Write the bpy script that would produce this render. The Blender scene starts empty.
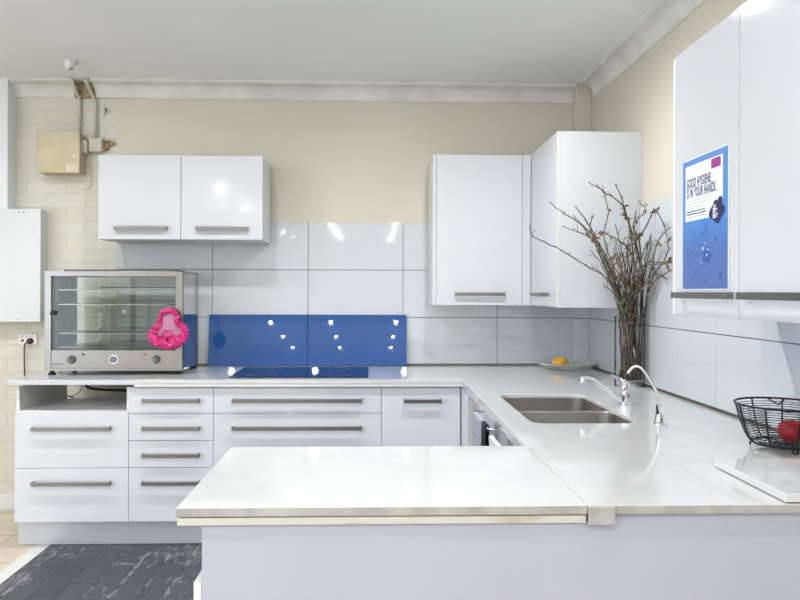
import bpy, bmesh, math, random
from mathutils import Vector, Matrix
C = bpy.context.scene.collection
PI = math.pi
rnd = random.Random(7)

# ------------------------------------------------------------------ camera
FPX = 705.0
TH = math.atan(22/705); RHO = 0.003
cam_d = bpy.data.cameras.new('camera'); cam = bpy.data.objects.new('camera', cam_d); C.objects.link(cam)
cam_d.sensor_fit = 'HORIZONTAL'; cam_d.sensor_width = 36; cam_d.lens = FPX/800*36
cam_d.shift_x = 5/800; cam_d.shift_y = -8.5/800; cam_d.clip_start = 0.05
Fv = Vector((math.sin(TH), math.cos(TH), 0)); R0 = Vector((math.cos(TH), -math.sin(TH), 0)); U0 = Vector((0, 0, 1))
Rv = R0*math.cos(RHO)+U0*math.sin(RHO); Uv = U0*math.cos(RHO)-R0*math.sin(RHO)
m3 = Matrix((Rv, Uv, -Fv)).transposed()
cam.matrix_world = Matrix.Translation((0, 0, 1.368)) @ m3.to_4x4()
bpy.context.scene.camera = cam

# ------------------------------------------------------------------ light and exposure
vs = bpy.context.scene.view_settings
vs.view_transform = 'Standard'; vs.look = 'None'; vs.gamma = 1; vs.use_curve_mapping = False
vs.exposure = 0.78
W = bpy.data.worlds.new('world'); bpy.context.scene.world = W; W.use_nodes = True
W.node_tree.nodes['Background'].inputs[0].default_value = (0.72, 0.84, 1.0, 1)
W.node_tree.nodes['Background'].inputs[1].default_value = 1.0

def area(name, loc, rot, sx, sy, power, col):
    l = bpy.data.lights.new(name, 'AREA'); l.shape = 'RECTANGLE'; l.size = sx; l.size_y = sy
    l.energy = power; l.color = col
    o = bpy.data.objects.new(name, l); C.objects.link(o); o.location = loc; o.rotation_euler = rot
    return o
# daylight through the long side opening of the room
DAY = (0.80, 0.88, 1.0)
area('daylight_side_window', (-4.55, -1.2, 1.45), (0, -PI/2, 0), 2.0, 4.2, 60, DAY)
area('fill_behind_camera', (-1.5, -3.6, 1.30), (PI/2, 0, 0), 5.6, 2.4, 20, (.90, .94, 1.0))  # added fill light hanging free behind the camera, no real opening there
LAMP_W = 9.6
LAMP_COL = (0.975, 0.985, 0.99)
LENS_E = 350.0

# ------------------------------------------------------------------ materials
def mat(name, col, rough=.5, metal=0., coat=0., spec=.5, trans=0., ior=1.45, alpha=1., emit=None, es=0.):
    m = bpy.data.materials.new(name); m.use_nodes = True
    b = m.node_tree.nodes['Principled BSDF']
    b.inputs['Base Color'].default_value = (*col, 1)
    b.inputs['Roughness'].default_value = rough; b.inputs['Metallic'].default_value = metal
    b.inputs['Coat Weight'].default_value = coat; b.inputs['Coat Roughness'].default_value = .03
    b.inputs['Specular IOR Level'].default_value = spec
    b.inputs['Transmission Weight'].default_value = trans; b.inputs['IOR'].default_value = ior
    b.inputs['Alpha'].default_value = alpha
    if emit: b.inputs['Emission Color'].default_value = (*emit, 1); b.inputs['Emission Strength'].default_value = es
    return m
def N(m, t, **k):
    n = m.node_tree.nodes.new(t)
    for a, v in k.items(): setattr(n, a, v)
    return n
def L(m, a, b): m.node_tree.links.new(a, b)
def bsdf(m): return m.node_tree.nodes['Principled BSDF']
def noisy(m, c1, c2, scale=5, detail=4, lo=.35, hi=.65, bump=0., bscale=None, stretch=None):
    g = N(m, 'ShaderNodeNewGeometry'); mp = N(m, 'ShaderNodeMapping'); L(m, g.outputs['Position'], mp.inputs[0])
    if stretch: mp.inputs['Scale'].default_value = stretch
    n = N(m, 'ShaderNodeTexNoise'); n.inputs['Scale'].default_value = scale; n.inputs['Detail'].default_value = detail
    L(m, mp.outputs[0], n.inputs['Vector'])
    r = N(m, 'ShaderNodeValToRGB'); r.color_ramp.elements[0].position = lo; r.color_ramp.elements[1].position = hi
    r.color_ramp.elements[0].color = (*c1, 1); r.color_ramp.elements[1].color = (*c2, 1)
    L(m, n.outputs['Fac'], r.inputs[0]); L(m, r.outputs[0], bsdf(m).inputs['Base Color'])
    if bump:
        n2 = N(m, 'ShaderNodeTexNoise'); n2.inputs['Scale'].default_value = bscale or scale; n2.inputs['Detail'].default_value = 5
        L(m, mp.outputs[0], n2.inputs['Vector'])
        b = N(m, 'ShaderNodeBump'); b.inputs['Strength'].default_value = bump; b.inputs['Distance'].default_value = .004
        L(m, n2.outputs['Fac'], b.inputs['Height']); L(m, b.outputs[0], bsdf(m).inputs['Normal'])
    return m

M = {}
M['lacquer'] = mat('white_lacquer', (.60, .615, .665), .12, coat=.2)
M['lacquer_up'] = mat('white_lacquer_gloss', (.56, .575, .61), .10, coat=.15)
M['carcass'] = noisy(mat('white_melamine', (.7, .7, .7), .4), (.66, .66, .66), (.72, .72, .715), 3)
M['edge'] = mat('cream_edge', (.62, .60, .55), .5)
M['stone'] = noisy(mat('white_stone_worktop', (.9, .9, .89), .07, coat=.35), (.57, .58, .585), (.60, .61, .615), 9, 6)
M['stoneside'] = noisy(mat('sawn_stone_edge', (.6, .58, .55), .5), (.33, .315, .295), (.43, .415, .39), 18, 6)
M['tile'] = mat('white_gloss_tile', (.54, .575, .61), .035, coat=.4)
M['grout'] = mat('brown_grout', (.16, .145, .12), .8)
M['steel'] = mat('brushed_steel', (.27, .26, .245), .3, metal=1)
M['handlesteel'] = mat('satin_handle_steel', (.22, .215, .205), .3, metal=.9)
M['sinksteel'] = mat('sink_steel', (.50, .48, .455), .3, metal=1)
M['mirrorsteel'] = mat('polished_steel', (.62, .63, .65), .07, metal=1)
M['chrome'] = mat('chrome', (.78, .79, .81), .06, metal=1)
M['kick'] = mat('brushed_aluminium_kick', (.55, .57, .61), .36, metal=.4)
M['black'] = mat('black_plastic', (.012, .012, .013), .35)
M['blackwire'] = mat('black_wire', (.015, .015, .018), .4, metal=.3)
M['blue'] = mat('blue_glass', (.016, .082, .285), .02)
M['glassblack'] = mat('cooktop_glass', (.004, .010, .035), .04, coat=.2)
def glassmat(name, tint, refl_rough=.02, ior=1.5):
    m = bpy.data.materials.new(name); m.use_nodes = True; nt = m.node_tree
    nt.nodes.remove(nt.nodes['Principled BSDF']); out = nt.nodes['Material Output']
    t = N(m, 'ShaderNodeBsdfTransparent'); t.inputs[0].default_value = (*tint, 1)
    g = N(m, 'ShaderNodeBsdfGlossy'); g.inputs['Roughness'].default_value = refl_rough
    f = N(m, 'ShaderNodeFresnel'); f.inputs[0].default_value = ior
    mx = N(m, 'ShaderNodeMixShader'); L(m, f.outputs[0], mx.inputs[0]); L(m, t.outputs[0], mx.inputs[1]); L(m, g.outputs[0], mx.inputs[2])
    L(m, mx.outputs[0], out.inputs[0]); return m
M['pane'] = glassmat('clear_pane', (.95, .975, .965), ior=1.35)
M['vaseglass'] = glassmat('vase_glass', (.985, .99, .99), ior=1.12)
M['stoneedge'] = M['stoneside']
M['dishglass'] = mat('dish_glass', (.62, .65, .62), .12, alpha=.5)
M['paint'] = noisy(mat('cream_wall_paint', (.6, .56, .48), .75), (.555, .525, .445), (.615, .58, .50), 1.4, 4, .3, .7, .08, 60)
M['ceil'] = noisy(mat('ceiling_paint', (.6, .6, .58), .85), (.80, .82, .815), (.84, .86, .855), 1.2, 3, .3, .7)
M['cornice'] = noisy(mat('cornice_paint', (.6, .6, .57), .7), (.60, .60, .565), (.70, .70, .665), 6, 4)
M['plainwhite'] = mat('white_enamel', (.62, .64, .67), .35)
M['offwhite'] = noisy(mat('off_white_paint', (.66, .66, .65), .5), (.62, .62, .61), (.68, .68, .67), 4)
M['penpanel'] = noisy(mat('pale_lilac_panel', (.56, .57, .65), .6), (.40, .405, .475), (.43, .435, .50), 1.5, 3)
M['cream'] = noisy(mat('aged_cream_strip', (.6, .56, .47), .6), (.46, .34, .20), (.58, .56, .50), 7, 6, .30, .48, stretch=(1, 1, 3))
M['meterbox'] = noisy(mat('tan_enamel_box', (.48, .40, .26), .30, metal=.25), (.44, .37, .24), (.54, .48, .36), 4, 3)
M['pvc'] = noisy(mat('aged_pvc', (.5, .48, .4), .55), (.46, .44, .36), (.58, .565, .50), 10, 3)
M['rust'] = noisy(mat('rusty_metal', (.3, .2, .1), .8), (.20, .12, .05), (.42, .31, .18), 30, 4)
M['darkhole'] = noisy(mat('bare_timber', (.28, .22, .13), .9), (.20, .16, .10), (.36, .30, .19), 20, 4)
M['pillar'] = mat('white_pillar_paint', (.70, .73, .76), .5)
M['red'] = mat('red_indicator', (.5, .03, .02), .3)
M['dial'] = mat('dial_blue_grey', (.12, .15, .22), .3)

def brick_mat():
    m = mat('painted_brick', (.6, .58, .5), .65)
    g = N(m, 'ShaderNodeNewGeometry'); s = N(m, 'ShaderNodeSeparateXYZ'); L(m, g.outputs['Position'], s.inputs[0])
    c = N(m, 'ShaderNodeCombineXYZ'); L(m, s.outputs['X'], c.inputs['X']); L(m, s.outputs['Z'], c.inputs['Y'])
    nz = N(m, 'ShaderNodeTexNoise'); nz.inputs['Scale'].default_value = 9; L(m, g.outputs['Position'], nz.inputs['Vector'])
    ad = N(m, 'ShaderNodeVectorMath', operation='SCALE'); L(m, nz.outputs['Color'], ad.inputs[0]); ad.inputs['Scale'].default_value = .008
    a2 = N(m, 'ShaderNodeVectorMath', operation='ADD'); L(m, c.outputs[0], a2.inputs[0]); L(m, ad.outputs[0], a2.inputs[1])
    b = N(m, 'ShaderNodeTexBrick'); L(m, a2.outputs[0], b.inputs['Vector'])
    b.inputs['Scale'].default_value = 1; b.inputs['Brick Width'].default_value = .24; b.inputs['Row Height'].default_value = .086
    b.inputs['Mortar Size'].default_value = .004; b.inputs['Mortar Smooth'].default_value = .6
    b.inputs['Color1'].default_value = (.63, .62, .56, 1); b.inputs['Color2'].default_value = (.60, .585, .52, 1)
    b.inputs['Mortar'].default_value = (.575, .558, .49, 1)
    L(m, b.outputs['Color'], bsdf(m).inputs['Base Color'])
    n2 = N(m, 'ShaderNodeTexNoise'); n2.inputs['Scale'].default_value = 45; n2.inputs['Detail'].default_value = 4; L(m, g.outputs['Position'], n2.inputs['Vector'])
    mm = N(m, 'ShaderNodeMath', operation='MULTIPLY'); L(m, b.outputs['Fac'], mm.inputs[0]); mm.inputs[1].default_value = -.5
    m2 = N(m, 'ShaderNodeMath', operation='ADD'); L(m, mm.outputs[0], m2.inputs[0]); L(m, n2.outputs['Fac'], m2.inputs[1])
    bp = N(m, 'ShaderNodeBump'); bp.inputs['Strength'].default_value = .7; bp.inputs['Distance'].default_value = .004
    L(m, m2.outputs[0], bp.inputs['Height']); L(m, bp.outputs[0], bsdf(m).inputs['Normal'])
    return m
M['brick'] = brick_mat()

def floor_mat():
    m = mat('tan_floor_tile', (.6, .5, .38), .35)
    g = N(m, 'ShaderNodeNewGeometry')
    b = N(m, 'ShaderNodeTexBrick'); L(m, g.outputs['Position'], b.inputs['Vector']); b.offset = 0
    b.inputs['Scale'].default_value = 1; b.inputs['Brick Width'].default_value = .4; b.inputs['Row Height'].default_value = .4
    b.inputs['Mortar Size'].default_value = .004
    b.inputs['Color1'].default_value = (.74, .66, .53, 1); b.inputs['Color2'].default_value = (.70, .615, .49, 1); b.inputs['Mortar'].default_value = (.38, .29, .19, 1)
    n = N(m, 'ShaderNodeTexNoise'); n.inputs['Scale'].default_value = 6; n.inputs['Detail'].default_value = 6; L(m, g.outputs['Position'], n.inputs['Vector'])
    mx = N(m, 'ShaderNodeMix', data_type='RGBA', blend_type='MULTIPLY'); mx.inputs['Factor'].default_value = .35
    L(m, b.outputs['Color'], mx.inputs['A']); L(m, n.outputs['Color'], mx.inputs['B']); L(m, mx.outputs['Result'], bsdf(m).inputs['Base Color'])
    return m
M['floor'] = floor_mat()

def paver_mat():
    m = mat('worn_charcoal_planks', (.08, .085, .1), .5)
    g = N(m, 'ShaderNodeNewGeometry'); s = N(m, 'ShaderNodeSeparateXYZ'); L(m, g.outputs['Position'], s.inputs[0])
    c = N(m, 'ShaderNodeCombineXYZ'); L(m, s.outputs['Y'], c.inputs['X']); sh = N(m, 'ShaderNodeMath', operation='ADD'); L(m, s.outputs['X'], sh.inputs[0]); sh.inputs[1].default_value = .078; L(m, sh.outputs[0], c.inputs['Y'])
    def brick(mort):
        b = N(m, 'ShaderNodeTexBrick'); L(m, c.outputs[0], b.inputs['Vector'])
        b.inputs['Scale'].default_value = 1; b.inputs['Brick Width'].default_value = .37; b.inputs['Row Height'].default_value = .121
        b.inputs['Mortar Size'].default_value = mort; b.offset = .37; return b
    b = brick(.004); wide = brick(.016); wide.inputs['Mortar Smooth'].default_value = 1
    b.inputs['Color1'].default_value = (.045, .049, .066, 1); b.inputs['Color2'].default_value = (.058, .062, .078, 1); b.inputs['Mortar'].default_value = (.020, .021, .028, 1)
    n = N(m, 'ShaderNodeTexNoise'); n.inputs['Scale'].default_value = 26; n.inputs['Detail'].default_value = 8; n.inputs['Roughness'].default_value = .7
    st = N(m, 'ShaderNodeMapping'); st.inputs['Scale'].default_value = (1.5, .45, 1); L(m, g.outputs['Position'], st.inputs[0]); L(m, st.outputs[0], n.inputs['Vector'])
    n3 = N(m, 'ShaderNodeTexNoise'); n3.inputs['Scale'].default_value = 3.1; n3.inputs['Detail'].default_value = 3; L(m, g.outputs['Position'], n3.inputs['Vector'])
    def mth(op, a, bb):
        q = N(m, 'ShaderNodeMath', operation=op)
        for i, v in enumerate((a, bb)):
            if isinstance(v, (int, float)): q.inputs[i].default_value = v
            else: L(m, v, q.inputs[i])
        return q.outputs[0]
    v = mth('ADD', mth('MULTIPLY', n.outputs['Fac'], .75), mth('MULTIPLY', n3.outputs['Fac'], .6))
    v = mth('ADD', v, mth('MULTIPLY', wide.outputs['Fac'], .085))
    r = N(m, 'ShaderNodeValToRGB'); r.color_ramp.elements[0].position = .73; r.color_ramp.elements[1].position = .89; L(m, v, r.inputs[0])
    mx = N(m, 'ShaderNodeMix', data_type='RGBA'); L(m, r.outputs[0], mx.inputs['Factor']); L(m, b.outputs['Color'], mx.inputs['A'])
    mx.inputs['B'].default_value = (.25, .247, .245, 1); L(m, mx.outputs['Result'], bsdf(m).inputs['Base Color'])
    bp = N(m, 'ShaderNodeBump'); bp.inputs['Strength'].default_value = .5; bp.inputs['Distance'].default_value = .003; bp.invert = True
    L(m, b.outputs['Fac'], bp.inputs['Height']); L(m, bp.outputs[0], bsdf(m).inputs['Normal'])
    return m
M['paver'] = paver_mat()

# ------------------------------------------------------------------ helpers
def link(name, bm, m, parent=None, smooth=False, bevel=0., org=None, segs=2):
    """world-coordinate bmesh -> one mesh object, local to its parent (or to org / its own base centre)"""
    if parent is not None:
        o_ = parent.get('_o'); base = Vector(o_)
    else:
        if org is None:
            xs = [v.co.x for v in bm.verts]; ys = [v.co.y for v in bm.verts]; zs = [v.co.z for v in bm.verts]
            org = ((min(xs)+max(xs))/2, (min(ys)+max(ys))/2, min(zs))
        base = Vector(org)
    bmesh.ops.translate(bm, verts=bm.verts, vec=-base)
    me = bpy.data.meshes.new(name); bm.to_mesh(me); bm.free()
    for x in (m if isinstance(m, (list, tuple)) else [m]): me.materials.append(x)
    o = bpy.data.objects.new(name, me); C.objects.link(o)
    if parent is not None: o.parent = parent
    else: o.location = base
    ORG[o.name] = tuple(base); o['_o'] = tuple(base)
    if smooth:
        for p in me.polygons: p.use_smooth = True
    if bevel:
        md = o.modifiers.new('bevel', 'BEVEL'); md.width = bevel; md.segments = segs; md.limit_method = 'ANGLE'; md.angle_limit = .7
        md.harden_normals = False
    return o
ORG = {}
def thing(name, label, cat, loc, group=None):
    o = bpy.data.objects.new(name, None); C.objects.link(o); o.location = loc; o['_o'] = tuple(loc); o.empty_display_size = .05
    tag(o, label, cat, group); return o
def tag(o, label, cat, group=None):
    o['label'] = label; o['category'] = cat
    if group: o['group'] = group
    return o
def struct(o): o['kind'] = 'structure'; return o
def B(): return bmesh.new()
def box(bm, x0, x1, y0, y1, z0, z1, mi=0):
    vs_ = [bm.verts.new((x, y, z)) for z in (z0, z1) for y in (y0, y1) for x in (x0, x1)]
    for f in ((0, 2, 3, 1), (4, 5, 7, 6), (0, 1, 5, 4), (2, 6, 7, 3), (0, 4, 6, 2), (1, 3, 7, 5)):
        bm.faces.new([vs_[i] for i in f]).material_index = mi
    return vs_
def bx(name, a, m, parent=None, bevel=0., **k):
    b = B(); box(b, *a); return link(name, b, m, parent, bevel=bevel, **k)
def tube(bm, pts, r, seg=8, caps=True, closed=False):
    pts = [Vector(p) for p in pts]; n = len(pts)
    rs = r if isinstance(r, (list, tuple)) else [r]*n
    rings = []; prev = None
    for i, p in enumerate(pts):
        if closed: t = pts[(i+1) % n]-pts[i-1]
        else: t = pts[min(i+1, n-1)]-pts[max(i-1, 0)]
        t.normalize()
        if prev is None: u = t.orthogonal().normalized()
        else:
            u = prev-t*prev.dot(t)
            if u.length < 1e-6: u = t.orthogonal()
            u.normalize()
        prev = u; w = t.cross(u)
        rings.append([bm.verts.new(p+(u*math.cos(2*PI*k/seg)+w*math.sin(2*PI*k/seg))*rs[i]) for k in range(seg)])
    for i in range(n if closed else n-1):
        a, b = rings[i], rings[(i+1) % n]
        for k in range(seg): bm.faces.new((a[k], a[(k+1) % seg], b[(k+1) % seg], b[k]))
    if caps and not closed: bm.faces.new(rings[0][::-1]); bm.faces.new(rings[-1])
def lathe(bm, prof, c, seg=32, axis='z', close=False, sx=1, sy=1):
    c = Vector(c); rings = []
    for r, h in prof:
        ring = []
        for k in range(seg):
            a = 2*PI*k/seg; u, v = r*math.cos(a)*sx, r*math.sin(a)*sy
            d = {'z': (u, v, h), 'y': (u, -h, v), 'x': (-h, u, v)}[axis]
            ring.append(bm.verts.new(c+Vector(d)))
        rings.append(ring)
    nr = len(rings)
    for i in range(nr if close else nr-1):
        a, b = rings[i], rings[(i+1) % nr]
        for k in range(seg): bm.faces.new((a[k], a[(k+1) % seg], b[(k+1) % seg], b[k]))
    if not close:
        bm.faces.new(rings[0][::-1]); bm.faces.new(rings[-1])
    bmesh.ops.recalc_face_normals(bm, faces=bm.faces)
def smooth_pts(pts, n=6):
    P = [Vector(p) for p in pts]; P = [P[0]*2-P[1]]+P+[P[-1]*2-P[-2]]; out = []
    for i in range(1, len(P)-2):
        for k in range(n):
            t = k/n; a, b, c, d = P[i-1:i+3]
            out.append(.5*((2*b)+(c-a)*t+(2*a-5*b+4*c-d)*t*t+(3*b-a-3*c+d)*t**3))
    out.append(P[-2]); return out
def prism(bm, poly, axis, a, b):
    """extrude 2-D polygon (list) along axis from a to b; poly gives the two other coordinates in xyz order"""
    def mk(p, t): return {'x': (t, p[0], p[1]), 'y': (p[0], t, p[1]), 'z': (p[0], p[1], t)}[axis]
    v0 = [bm.verts.new(mk(p, a)) for p in poly]; v1 = [bm.verts.new(mk(p, b)) for p in poly]
    n = len(poly); bm.faces.new(v0); bm.faces.new(v1[::-1])
    for i in range(n): bm.faces.new((v0[i], v1[i], v1[(i+1) % n], v0[(i+1) % n]))
    bmesh.ops.recalc_face_normals(bm, faces=bm.faces)

# ------------------------------------------------------------------ room shell
YB = 4.48; XR = 1.372; XL = -4.5; ZC = 2.67; YE = -10.0
struct(bx('floor', (XL-.1, XR+.12, YE, YB+.1, -.1, 0), M['floor']))
struct(bx('ceiling', (XL-.1, XR+.12, YE, YB+.1, ZC, ZC+.1), M['ceil']))
struct(bx('wall_back', (XL-.1, XR+.12, YB, YB+.12, 0, ZC), M['brick']))
struct(bx('wall_right', (XR, XR+.12, YE, YB, 0, ZC), M['paint']))
b = B()   # left wall with a long window opening beside the camera
for a in ((XL-.1, XL, YE, -3.3, 0, ZC), (XL-.1, XL, .9, YB, 0, ZC), (XL-.1, XL, -3.3, .9, 0, .45), (XL-.1, XL, -3.3, .9, 2.45, ZC)): box(b, *a)
struct(link('wall_left', b, M['paint']))
struct(bx('wall_rear', (XL, XR, YE-.1, YE, 0, ZC), M['paint']))
struct(bx('trim_1', (-1.60, XR, YB-.006, YB, 1.803, ZC), M['paint']))   # smooth plaster beside the bare brick
# pilaster in the corner
struct(bx('trim_2', (1.272, XR, 4.395, YB-.006, 1.803, ZC), M['paint'], bevel=.004))
# painted plank strip of flooring, and its white line
struct(bx('trim_3', (-1.727, XR, -1.5, 4.2, 0, .003), M['paver']))
struct(bx('trim_4', (-1.80, -1.727, -1.5, 4.2, 0, .003), M['offwhite']))
struct(bx('baseboard_back', (XL, -1.75, YB-.016, YB, 0, .10), M['offwhite'], bevel=.004))

def cove(bm, axis, a, b_, sgn_wall, wall, side):
    """cove cornice profile: horizontal distance from wall d, height z"""
    prof = [(0, ZC), (.10, ZC), (.10, ZC-.012), (.086, ZC-.020)]
    for k in range(1, 8):
        t = k/8*PI/2
        prof.append((.086-.070*math.sin(t), ZC-.020-.070*(1-math.cos(t))))
    prof += [(.014, ZC-.092), (.006, ZC-.098), (0, ZC-.098)]
    poly = [(wall-side*d, z) for d, z in prof]
    prism(bm, poly, axis, a, b_)
b = B(); cove(b, 'x', -2.231, -1.862, 1, YB, 1)
prism_a = link('trim_5', b, M['cornice']); struct(prism_a)
b = B(); cove(b, 'x', -1.735, 1.270, 1, YB-.006, 1); struct(link('trim_6', b, M['cornice']))
b = B(); cove(b, 'y', YE, 4.31, 1, XR, 1); struct(link('trim_7', b, M['cornice']))
b = B(); cove(b, 'x', XL, -2.62, 1, YB, 1); struct(link('trim_8', b, M['cornice']))
struct(bx('trim_9', (-1.862, -1.735, YB-.03, YB, ZC-.098, ZC), M['darkhole']))     # gap cut in the cornice for the conduits
# white boxed pillar on the left
struct(bx('trim_10', (-2.60, -2.231, 4.375, YB, 1.866, ZC), M['pillar'], bevel=.004))

# wall tiles 600 x 300, real joints
def tiles_back(bm):
    g = .0018
    xs = [-1.606, -1.01, -.41, .19, .79, 1.272]
    for i in range(5):
        for (z0, z1) in ((.909, 1.203), (1.203, 1.503), (1.503, 1.803)):
            box(bm, xs[i]+g*(i > 0), xs[i+1]-g, YB-.014, YB-.006, z0+g, z1-(g if z1 < 1.8 else 0))
b = B(); tiles_back(b); t = struct(link('trim_11', b, M['tile'], bevel=.0008, segs=1))
struct(bx('trim_12', (-1.605, 1.272, YB-.008, YB, .86, 1.803), M['grout']))
b = B(); g = .0018
for z0, z1 in ((.909, 1.203), (1.203, 1.503), (1.503, 1.803)):
    box(b, 1.272, XR-.012, 4.387, 4.395, z0+g, z1-g)                  # pilaster front
    box(b, 1.264, 1.272, 4.387, YB-.014, z0+g, z1-g)                 # pilaster side
    ys = [4.385, 3.956, 3.356, 2.756, 2.156, 1.556, .956]
    for i in range(6): box(b, XR-.012, XR-.004, ys[i+1]+g, ys[i]-(g if i else 0), z0+g, z1-g)
struct(link('trim_13', b, M['tile'], bevel=.0008, segs=1))
b = B(); box(b, XR-.006, XR, .956, 4.39, .86, 1.803); box(b, 1.272, XR-.006, 4.39, YB-.008, .86, 1.803)
struct(link('trim_14', b, M['grout']))

# ------------------------------------------------------------------ downlights
first = None
names_col = {-3.3: 'far left', -1.95: 'left', -.8: 'middle', .44: 'right'}
rows = [3.02, 1.08, -.72, -2.55, -4.5, -6.4, -8.3]  # left and middle lamps of the first row are added to brighten the back worktop
for ci, x in enumerate((-3.3, -1.95, -.8, .44)):
    for ri, y in enumerate(rows):
        if 1 < y < 2 and x == -1.95: continue
        if y < 0 and x < -3: continue
        t = thing('downlight', 'round white recessed ceiling downlight with a glowing lens', 'ceiling light', (x, y, ZC), 'ceiling downlights')
        bm = B(); lathe(bm, [(.038, .0), (.038, -.006), (.050, -.006), (.054, -.001), (.054, 0)], (x, y, ZC), 28, close=True); link('trim_ring', bm, M['plainwhite'], t, smooth=False)
        if 'lens' not in M: M['lens'] = mat('lamp_lens', (.9, .9, .9), .4, emit=(1, .98, .95), es=LENS_E)
        bm = B(); lathe(bm, [(.037, -.001), (.037, -.004), (.030, -.008), (.0, -.009)], (x, y, ZC), 28); bmesh.ops.remove_doubles(bm, verts=bm.verts, dist=1e-5); link('lens', bm, M['lens'], t)
        ld = bpy.data.lights.new('downlight_lamp', 'SPOT'); ld.energy = LAMP_W*4.2*(.12 if (0 < y < 2 and x > -2) else .8 if (y > 2 and x > 0) else .32 if y > 2 else 1.0); ld.color = LAMP_COL; ld.spot_size = 3.0; ld.spot_blend = 1.0; ld.shadow_soft_size = .04
        lo = bpy.data.objects.new('downlight_lamp', ld); C.objects.link(lo); lo.parent = t; lo.location = (0, 0, -.03)

# ------------------------------------------------------------------ base cabinets
def bar_handle_x(parent, x0, x1, zc, yf, m=None, hh=.020):
    k_ = 1-.034/yf; x0 *= k_; x1 *= k_; zc = 1.368-(1.368-zc)*k_
    b = B(); box(b, x0, x1, yf-.034, yf-.024, zc-hh/2, zc+hh/2)
    box(b, x0, x0+.010, yf-.024, yf, zc-hh/2, zc+hh/2); box(b, x1-.010, x1, yf-.024, yf, zc-hh/2, zc+hh/2)
    return link('handle', b, m or M['handlesteel'], parent, bevel=.0015)
def bar_handle_y(parent, y0, y1, zc, xf, hh=.020):
    b = B(); box(b, xf-.034, xf-.024, y0, y1, zc-hh/2, zc+hh/2)
    box(b, xf-.024, xf, y0, y0+.010, zc-hh/2, zc+hh/2); box(b, xf-.024, xf, y1-.010, y1, zc-hh/2, zc+hh/2)
    return link('handle', b, M['handlesteel'], parent, bevel=.0015)
FY = 3.76; DT = .018; YK = FY+DT; ZT = .858; ZB = .149; GAP = .0022
def base_cab(x0, x1, label, drawers, door=False, openshelf=False, hx=None):
    t = thing('base_cabinet', label, 'cabinet', ((x0+x1)/2, (YK+4.40)/2, ZB), 'white base cabinets along the back wall')
    b = B(); w = .016; yb = 4.36
    box(b, x0, x0+w, YK, yb, ZB, ZT); box(b, x1-w, x1, YK, yb, ZB, ZT); box(b, x0+w, x1-w, YK, yb, ZB, ZB+w)
    if not openshelf:
        box(b, x0+w, x1-w, yb-w, yb, ZB+w, ZT); box(b, x0+w, x1-w, YK, yb-w, ZT-w, ZT)
    else:
        box(b, x0+w, x1-w, 4.18, 4.20, ZB+w, .714)
    link('carcass', b, M['carcass'], t)
    if openshelf: bx('shelf', (x0+w, x1-w, YK+.001, 4.20, .715, .733), M['carcass'], t, bevel=.001)
    for i, (z0, z1, hz) in enumerate(drawers):
        nm = 'door' if door else 'drawer'
        d = bx(nm, (x0+GAP/2, x1-GAP/2, FY, YK-.0005, z0+GAP/2, z1-GAP/2), M['lacquer'], t, bevel=.0015)
        bar_handle_x(d, hx[0], hx[1], hz, FY)
    return t
base_cab(-1.878, -1.286, 'white base cabinet with an open shelf over two wide drawers, below the food warmer',
         [(ZB, .4335, .347), (.4335, .735, .637)], openshelf=True, hx=(-1.797, -1.387))
base_cab(-1.286, -.843, 'narrow white base cabinet with four stacked drawers', [(ZB, .4345, .347), (.4345, .5765, .494), (.5765, .719, .637), (.719, .856, .784)], hx=(-1.222, -.920))
base_cab(-.843, .047, 'wide white base cabinet with long steel drawer handles under the cooktop', [(ZB, .4345, .347), (.4345, .719, .637), (.719, .856, .784)], hx=(-.748, -.057))
base_cab(.047, .470, 'white base cabinet with one door and a short handle in the inner corner', [(ZB, .856, .781)], door=True, hx=(.167, .370))
b = B(); box(b, -1.90, .47, 3.846, 3.862, .003, ZB-.002)
k = link('kickboard', b, M['kick'], bevel=.001); tag(k, 'long brushed metal kickboard below the white back cabinets', 'kickboard')

# ------------------------------------------------------------------ worktops
def poly_slab(name, outer, hole, z0, z1, mats, parent=None, bevel=.002):
    bm = B()
    def loop(pts): 
        v = [bm.verts.new((x, y, z1)) for x, y in pts]
        return [bm.edges.new((v[i], v[(i+1) % len(v)])) for i in range(len(v))]
    e = loop(outer)
    if hole: e += loop(hole)
    bmesh.ops.triangle_fill(bm, edges=e, use_beauty=True)
    bmesh.ops.recalc_face_normals(bm, faces=bm.faces)
    if bm.faces[:][0].normal.z < 0: bmesh.ops.reverse_faces(bm, faces=bm.faces)
    r = bmesh.ops.extrude_face_region(bm, geom=bm.faces[:])
    bmesh.ops.translate(bm, verts=[v for v in r['geom'] if isinstance(v, bmesh.types.BMVert)], vec=(0, 0, z0-z1))
    bmesh.ops.recalc_face_normals(bm, faces=bm.faces)
    for f in bm.faces:
        if abs(f.normal.z) < .5: f.material_index = 1
    return link(name, bm, mats, parent, bevel=bevel)
def rrect(x0, x1, y0, y1, r, n=6):
    out = []
    for cx, cy, a0 in ((x1-r, y1-r, 0), (x0+r, y1-r, PI/2), (x0+r, y0+r, PI), (x1-r, y0+r, 1.5*PI)):
        for k in range(n+1):
            a = a0+PI/2*k/n; out.append((cx+r*math.cos(a), cy+r*math.sin(a)))
    return out
SX0, SX1, SY0, SY1 = .570, .958, 2.492, 3.200
ST = [M['stone'], M['stone']]
ml = poly_slab('worktop', [(-1.252, 3.74), (.472, 3.74), (.472, 1.530), (XR-.014, 1.530), (XR-.014, 4.385), (1.262, 4.385), (1.262, 4.465), (-1.252, 4.465)],
               rrect(SX0, SX1, SY0, SY1, .05), .880, .900, ST+[M['stoneside']])
for p_ in ml.data.polygons:
    if p_.normal.y < -.9 and abs(p_.center.y+ml.location.y-1.53) < .002: p_.material_index = 2
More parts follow.
